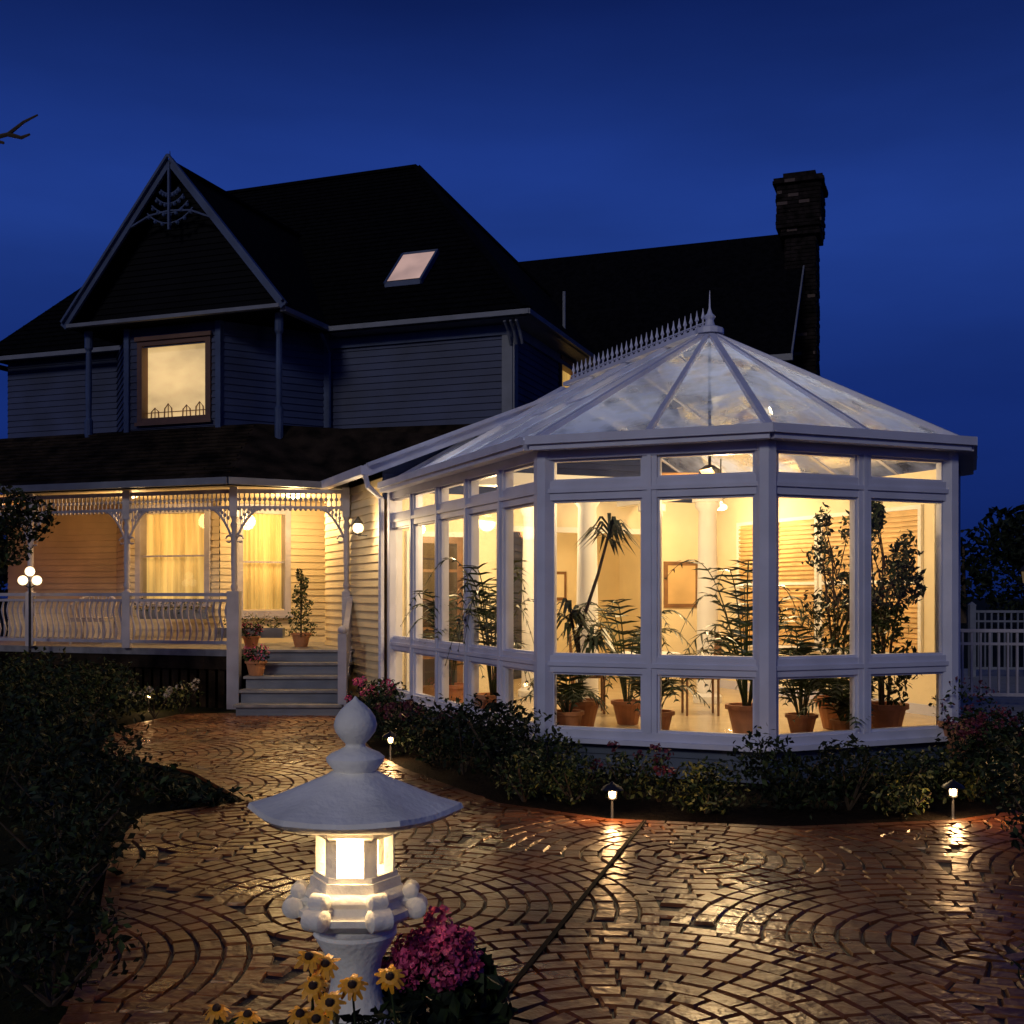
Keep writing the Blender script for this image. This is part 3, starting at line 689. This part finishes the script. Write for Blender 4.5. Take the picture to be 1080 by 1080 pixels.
# ================================================================= STONE LANTERN
LX,LY=-.578,4.2
TL=Matrix.Translation((LX,LY,.0))
m=MB()
m.lathe([(.24,.04),(.24,.09),(.2,.12),(.15,.16),(.10,.22),(.088,.29),(.10,.36),(.135,.42),(.155,.455),(.15,.468),(.155,.475),(.155,.49)],24,TL)
def hexring(r,z,lift=0):
    out=[]
    for k in range(24):
        t=2*math.pi*k/24;d=((t+math.pi/6)%(math.pi/3))-math.pi/6
        c=math.cos(math.pi/6)/math.cos(math.pi/6-abs(d))
        rr=r*c;l=lift*max(0,1-abs(d)/(math.pi/6))**2
        out.append((rr*math.cos(t),rr*math.sin(t),z+l))
    return out
def hexloft(rings,mi=0):
    vs=[v for r in rings for v in r];fs=[]
    for i in range(len(rings)-1):
        for k in range(24):
            k2=(k+1)%24;fs.append((i*24+k,i*24+k2,(i+1)*24+k2,(i+1)*24+k))
    fs.append(tuple(range(23,-1,-1)));fs.append(tuple((len(rings)-1)*24+k for k in range(24)))
    m.add(vs,fs,TL,mi)
hexloft([hexring(.15,.485),hexring(.19,.50),hexring(.225,.525),hexring(.225,.548),hexring(.19,.558),hexring(.18,.58),hexring(.20,.60),hexring(.195,.615),hexring(.17,.63),hexring(.165,.665)])
for k in range(6):
    t=k*math.pi/3
    def rp2(r,z): return TL@V(r*math.cos(t),r*math.sin(t),z)
    sd=V(-math.sin(t),math.cos(t),0)
    for (r,z,rad,hw) in ((.225,.552,.04,.045),(.205,.612,.03,.036)):
        c=rp2(r,z);m.tube([c-sd*hw,c-sd*hw*.8,c+sd*hw*.8,c+sd*hw],[rad*.7,rad,rad,rad*.7],12)
    m.tube([rp2(.16,.575),rp2(.2,.58),rp2(.225,.575)],[.03,.032,.03],8)
hexloft([hexring(.155,.66),hexring(.155,.685)])
hexloft([hexring(.15,.815),hexring(.165,.83),hexring(.165,.87)])
for k in range(6):
    t=k*math.pi/3;Tq=TL@Matrix.Rotation(t,4,'Z')@Matrix.Translation((.128,0,0))
    m.box(-.02,.014,-.026,.026,.68,.82,Tq)
hexloft([hexring(.15,.872),hexring(.30,.868,.0),hexring(.375,.884,.010),hexring(.40,.902,.012),hexring(.392,.918,.014),hexring(.31,.945,.010),hexring(.23,.980,.006),hexring(.16,1.012,.003),hexring(.11,1.035),hexring(.085,1.05)])
m.lathe([(.07,1.045),(.085,1.06),(.105,1.085),(.108,1.1),(.09,1.115),(.06,1.128),(.038,1.14),(.036,1.15),(.055,1.17),(.074,1.195),(.08,1.22),(.073,1.248),(.055,1.275),(.032,1.297),(.012,1.312),(.002,1.325)],28,TL)
lo=m.obj('stone_body',M['stone'],None,True)
LN=empty('stone_lantern');lo.parent=LN
m=MB();m.lathe([(.03,.69),(.045,.70),(.047,.78),(.03,.8),(.01,.81)],16,TL);m.obj('lantern_bulb',M['bulb'],LN,True)
for k in (0,1):
    t=k*math.pi-math.pi/2;plight('lantern_light',(LX+.125*math.cos(t),LY+.125*math.sin(t),.75),4.0,(1,.66,.32),.02,LN)
# ================================================================= PATH LIGHTS
def pathlight(x,y,p=5,hh=.24):
    E_=empty('path_light');m=MB();T=Matrix.Translation((x,y,0))
    m.lathe([(.03,0),(.012,.02),(.01,hh-.08),(.035,hh-.07),(.035,hh-.06)],10,T)
    m.lathe([(.085,hh+.0),(.07,hh+.02),(.02,hh+.045),(.005,hh+.06)],16,T)
    for k in range(3):
        t=k*2.09;m.tube([(x+.03*math.cos(t),y+.03*math.sin(t),hh-.06),(x+.035*math.cos(t),y+.035*math.sin(t),hh)],.004,4)
    m.lathe([(.022,hh-.06),(.028,hh-.03),(.02,hh-.002)],10,T,1)
    m.obj('fixture',[M['metal'],M['bulb']],E_,True)
    plight('path_bulb',(x,y-.06,hh-.03),p*.8,(1,.58,.24),.03,E_)
pathlight(.75,8.52,16);pathlight(3.34,8.62,16);pathlight(-1.25,11.7,12);pathlight(-5.3,16.6,8)
# ================================================================= VEGETATION OUTSIDE
LM=[M['leafd'],M['leafm'],M['leafl'],M['pink'],M['flw'],M['bark'],M['pinkd'],M['red']]
def shrub(name,blobs,mi=(0,0,1),n=500,size=.06,flow=None,fc=7):
    m=MB()
    for (x,y,z,r,hh) in blobs:
        for k in range(5):
            aa=R.uniform(0,6.28);m.tube([(x,y,0),(x+r*.3*math.cos(aa),y+r*.3*math.sin(aa),z*.6),(x+r*.7*math.cos(aa),y+r*.7*math.sin(aa),z+hh*.4)],[.012,.008,.004],4,mi=5)
        k=int(n*(r*r+r*hh)*5.5)
        for s in range(6):
            aa=R.uniform(0,6.28);rr=R.uniform(0,.65)*r
            leaves(m,(x+rr*math.cos(aa),y+rr*math.sin(aa),z+R.uniform(-.3,.35)*hh),(r*.6,r*.6,hh*.7),k//6,size,mi,shell=.35)
        if flow is not None:
            for s in range(int(fc*r/.3)):
                aa=R.uniform(0,6.28);rr=math.sqrt(R.random())*r
                leaves(m,(x+rr*math.cos(aa),y+rr*math.sin(aa)-.05,z+hh*R.uniform(.3,.95)),(.045,.045,.04),26,.032,(flow,),shell=.8,asp=.9)
    return m.obj(name,LM)
shrub('flowering_shrub',[(-1.75,14.9,.3,.35,.35),(-1.6,13.9,.32,.4,.38)],(0,1,1),500,.06,3,6)
shrub('flowering_shrub',[(-1.4,13.0,.28,.35,.3),(-1.0,12.1,.28,.4,.32),(-.75,11.3,.28,.38,.32)],(0,0,1),500,.06,7)
shrub('evergreen_shrub',[(-.45,10.7,.38,.5,.42),(-.05,10.1,.40,.5,.44)],(0,0,0,1),520,.06)
shrub('boxwood_shrub',[(.35,9.75,.3,.38,.32),(.1,9.3,.22,.33,.24),(.5,9.2,.2,.3,.22)],(1,1,2,0),650,.045)
shrub('flowering_shrub',[(.95,9.4,.22,.28,.26),(1.2,9.3,.22,.25,.22)],(0,1,2),600,.05,7,5)
shrub('boxwood_shrub',[(1.65,9.1,.18,.35,.22),(1.5,8.8,.13,.28,.15)],(1,2,0),650,.045)
shrub('evergreen_shrub',[(2.2,9.0,.30,.46,.32),(2.65,8.95,.28,.42,.30)],(0,0,0,1),520,.06)
shrub('boxwood_shrub',[(3.1,9.2,.22,.35,.25),(3.55,9.4,.22,.35,.25),(3.0,8.75,.13,.3,.14),(3.75,9.3,.2,.3,.2)],(1,2,0,0),600,.05)
shrub('flowering_shrub',[(4.05,9.8,.30,.42,.34),(4.5,10.4,.32,.5,.4)],(0,0,1),520,.06,7,9)
shrub('dark_hedge',[(4.0,8.6,.35,.45,.40),(3.7,7.9,.32,.42,.38),(3.4,7.0,.28,.45,.34),(3.05,6.1,.24,.45,.30),(2.7,5.2,.2,.42,.26),(2.35,4.5,.18,.38,.24),(4.6,7.6,.45,.65,.5)],(0,0,0,1),330,.06)
flowerpot('flower_pot',4.35,10.9,.15,.24,'red')
shrub('garden_shrub',[(-3.9,10.2,.3,.6,.36),(-4.6,11.2,.42,.8,.48),(-5.6,12.2,.5,.9,.6),(-3.2,9.6,.15,.45,.2),(-2.75,9.35,.08,.4,.12),(-2.4,9.15,.06,.3,.1)],(0,0,0,1),210,.08)
shrub('garden_shrub',[(-5.3,14.3,.45,.7,.45),(-6.3,15.3,.5,.8,.55),(-5.7,15.9,.35,.6,.45)],(0,0,1,1),210,.08)
shrub('garden_shrub',[(-4.9,15.6,.25,.35,.25),(-4.7,16.2,.25,.3,.25)],(0,1,2),300,.06,4,5)
shrub('garden_shrub',[(-2.75,6.9,.25,.5,.32),(-3.1,8.0,.3,.55,.36),(-4.0,8.8,.35,.6,.42),(-2.3,5.7,.2,.42,.26),(-2.55,6.3,.12,.35,.18)],(0,0,0,1),240,.065)
shrub('garden_shrub',[(-1.9,4.7,.18,.34,.22),(-2.6,4.9,.28,.45,.32)],(0,0,0,1),300,.055)
shrub('low_groundcover',[(.1,3.95,.06,.28,.09)],(0,0,1),500,.035)
shrub('garden_shrub',[(-7.5,17.2,.4,.5,.45),(-8.6,17.8,.5,.6,.5)],(0,0,1),250,.07)
m=MB()
leaves(m,(-.30,4.35,.17),(.27,.2,.18),600,.09,(0,1),asp=.7)
for k in range(26):
    aa=R.uniform(0,6.28);rr=math.sqrt(R.random())
    c=V(-.30+.175*rr*math.cos(aa),4.30+.13*rr*math.sin(aa),.26+.19*(1-rr*rr)+R.uniform(-.05,.05))
    leaves(m,c,(.05,.05,.042),110,.024,(2,2,2,3) if k%3 else (3,3,2),shell=.9,asp=.95)
m.obj('pink_hydrangea',[M['leafd'],M['leafm'],M['pink'],M['pinkd']])
m=MB()
for (x,y,z) in ((-.66,3.7,.52),(-.61,3.72,.49),(-.64,3.66,.44),(-.67,3.6,.37),(-.62,3.6,.355),(-.52,3.7,.43),(-.40,3.72,.45),(-.96,3.7,.35),(-.85,3.66,.345),(-.58,3.62,.40)):
    b=V(x+R.uniform(-.05,.05),y+R.uniform(-.03,.06),.03);t=V(x,y,z)
    m.tube([b,b.lerp(t,.5)+V(.01,0,0),t],.004,5,mi=0)
    lean=Matrix.Translation(t)@Matrix.Rotation(R.uniform(.2,1.1),4,'X')@Matrix.Rotation(R.uniform(0,6),4,'Z')
    m.ball((0,0,.006),(.015,.015,.015),lean,2,8)
    for k in range(13):
        T=lean@Matrix.Rotation(2*math.pi*k/13+R.uniform(-.12,.12),4,'Z');dr=R.uniform(.004,.028);l=R.uniform(.038,.056)
        m.add([(.009,-.004,.003),(l*.55,-.009,.004-dr*.2),(l*.95,-.005,-dr),(l,0,-dr*1.1),(l*.95,.005,-dr),(l*.55,.009,.004-dr*.2),(.009,.004,.003)],[tuple(range(7))],T,1)
for c in ((-.62,3.72),(-.5,3.75),(-.9,3.72),(-.42,3.8)): leaves(m,(c[0],c[1],.17),(.12,.07,.15),140,.08,(0,3),asp=.3)
m.obj('black_eyed_susan_flowers',[M['leafm'],M['yellow'],M['cone'],M['leafd']])
def tree(name,x,y,Hh,limbs,blobs,n,size,mi=(0,0,1),lr=.05):
    m=MB();m.tube([(x,y,0),(x+.05,y,Hh*.35),(x-.05,y+.05,Hh*.7),(x,y,Hh)],[.16,.12,.08,.03],9,mi=5)
    for l in limbs: m.tube(l,[lr*(1-i/len(l))+.004 for i in range(len(l))],6,mi=5)
    for (c,r,f) in blobs:
        m.tube([(x,y,min(Hh,max(.6,c[2]-.5))),c],[.03,.01],5,mi=5)
        leaves(m,c,r,int(n*f),size,mi,shell=.35)
    return m.obj(name,LM)
tree('garden_tree',-8.4,13.2,7.5,[[(-8.4,13.2,5.9),(-7.0,13.2,6.5),(-6.1,13.15,6.95)],[(-6.1,13.15,6.95),(-5.8,13.1,7.0),(-5.6,13.05,7.12),(-5.42,13.0,7.18)],[(-5.8,13.1,7.0),(-5.65,13.1,6.96),(-5.55,13.1,7.0)],[(-6.1,13.1,6.96),(-5.85,13.1,6.9)]],
  [((-8.9,13.5,7.8),(1.1,1.1,1.0),1.2),((-9.6,13.2,6.6),(1.0,1.0,.9),1),((-8.9,14,5.2),(.6,.8,.6),.6)],900,.09,lr=.025)
tree('small_tree',-6.95,14.2,2.4,[],[((-6.35,14.0,2.75),(.5,.45,.3),1),((-6.75,14.2,2.3),(.45,.45,.35),.9),((-5.95,14.1,2.65),(.3,.3,.28),.5),((-6.3,14.1,2.3),(.35,.3,.25),.5)],650,.08,(0,0,1,1))
m=MB()
for k in range(40):
    x=R.uniform(-60,80);y=R.uniform(48,70);hh=R.uniform(4.5,7)
    m.tube([(x,y,0),(x,y,hh*.7)],[.2,.08],6,mi=5)
    for s in range(5): leaves(m,(x+R.uniform(-2,2),y+R.uniform(-1,1),hh*R.uniform(.35,.9)),(2,2,1.4),130,.6,(0,),shell=.3)
m.obj('distant_tree_line',LM)
tree('garden_tree',13.2,28,4.2,[],[((13.2,28,3.0),(1.3,1.2,.9),2),((14.2,28,2.4),(1.3,1.2,1.0),2),((12.6,28,2.0),(1.1,1.2,1.0),1.6),((15.5,28.5,2.8),(1.5,1.2,1.2),2)],900,.17,(0,))
m=MB()
def fence(p,q,hh):
    p=Vector((*p,0));q=Vector((*q,0));d=q-p;L=d.length;n=int(L/.13)
    m.beam(p+V(0,0,hh),q+V(0,0,hh),.06,.05);m.beam(p+V(0,0,hh-.2),q+V(0,0,hh-.2),.04,.04);m.beam(p+V(0,0,.18),q+V(0,0,.18),.04,.05)
    for i in range(n):
        b=p+d*(i/n);m.beam(b+V(0,0,.15),b+V(0,0,hh),.03,.03)
    k=int(L/1.8)+1
    for i in range(k):
        b=p+d*min(1,(i*1.8/L));m.box(b.x-.06,b.x+.06,b.y-.06,b.y+.06,0,hh+.12);m.lathe([(.09,hh+.12),(.09,hh+.14),(.01,hh+.2)],4,Matrix.Translation((b.x,b.y,0)),ph=math.pi/4)
fence((6.75,17.4),(14,16.2),1.15)
m.obj('picket_fence',M['pwhite'])
m=MB();fence((9.5,23.5),(20,22.5),1.35);m.obj('picket_fence',M['trim'])
m=MB();m.tube([(10.85,24,0),(10.85,24,1.9)],.05,8);m.box(10.73,10.97,23.88,24.12,1.9,1.94);m.lathe([(.16,2.2),(.02,2.36)],4,Matrix.Translation((10.85,24,0)));m.lathe([(.07,1.94),(.11,2.2)],4,Matrix.Translation((10.85,24,0)),1)
m.obj('garden_lamp_post',[M['metal'],M['shut']])
# ================================================================= SKY / LIGHT
w=bpy.data.worlds.new('World');sc.world=w;w.use_nodes=True
nt=w.node_tree;N=nt.nodes;L=nt.links;bg=N['Background']
tc=N.new('ShaderNodeTexCoord');sp=N.new('ShaderNodeSeparateXYZ');L.new(tc.outputs['Generated'],sp.inputs[0])
r=N.new('ShaderNodeValToRGB');L.new(sp.outputs['Z'],r.inputs[0]);el=r.color_ramp.elements
el[0].position=0;el[0].color=(.004,.013,.09,1);el[1].position=1;el[1].color=(.004,.014,.08,1)
for p,c in ((.16,(.0065,.023,.155)),(.29,(.013,.042,.24)),(.36,(.010,.033,.20)),(.46,(.004,.0135,.095))):
    e_=el.new(p);e_.color=(*c,1)
mp=N.new('ShaderNodeMapping');mp.inputs['Scale'].default_value=(1.2,1.2,5);L.new(tc.outputs['Generated'],mp.inputs[0])
n=N.new('ShaderNodeTexNoise');n.inputs['Scale'].default_value=1.6;n.inputs['Detail'].default_value=5;L.new(mp.outputs[0],n.inputs['Vector'])
mr=N.new('ShaderNodeMapRange');mr.inputs[1].default_value=.3;mr.inputs[2].default_value=.7;mr.inputs[3].default_value=.8;mr.inputs[4].default_value=1.2;L.new(n.outputs['Fac'],mr.inputs[0])
mx=N.new('ShaderNodeVectorMath');mx.operation='SCALE';L.new(r.outputs[0],mx.inputs[0]);L.new(mr.outputs[0],mx.inputs[3])
L.new(mx.outputs[0],bg.inputs[0]);bg.inputs[1].default_value=1.0
s=bpy.data.lights.new('fill_sun','SUN');s.energy=.55;s.color=(1,.95,.88);s.angle=math.radians(10)  # added fill without a known source, brightens stone lantern and white frames
so=bpy.data.objects.new('fill_sun',s);so.rotation_euler=(math.radians(65),0,math.radians(-24));sc.collection.objects.link(so)
cam=bpy.data.cameras.new('camera');cam.lens=40;cam.sensor_width=36;cam.shift_y=.0806;cam.clip_end=2000;cam.clip_start=.05
co=bpy.data.objects.new('camera',cam);co.location=(0,0,1.7);co.rotation_euler=(math.radians(90),0,0);sc.collection.objects.link(co);sc.camera=co
sc.view_settings.view_transform='Standard';sc.view_settings.look='None';sc.view_settings.exposure=0
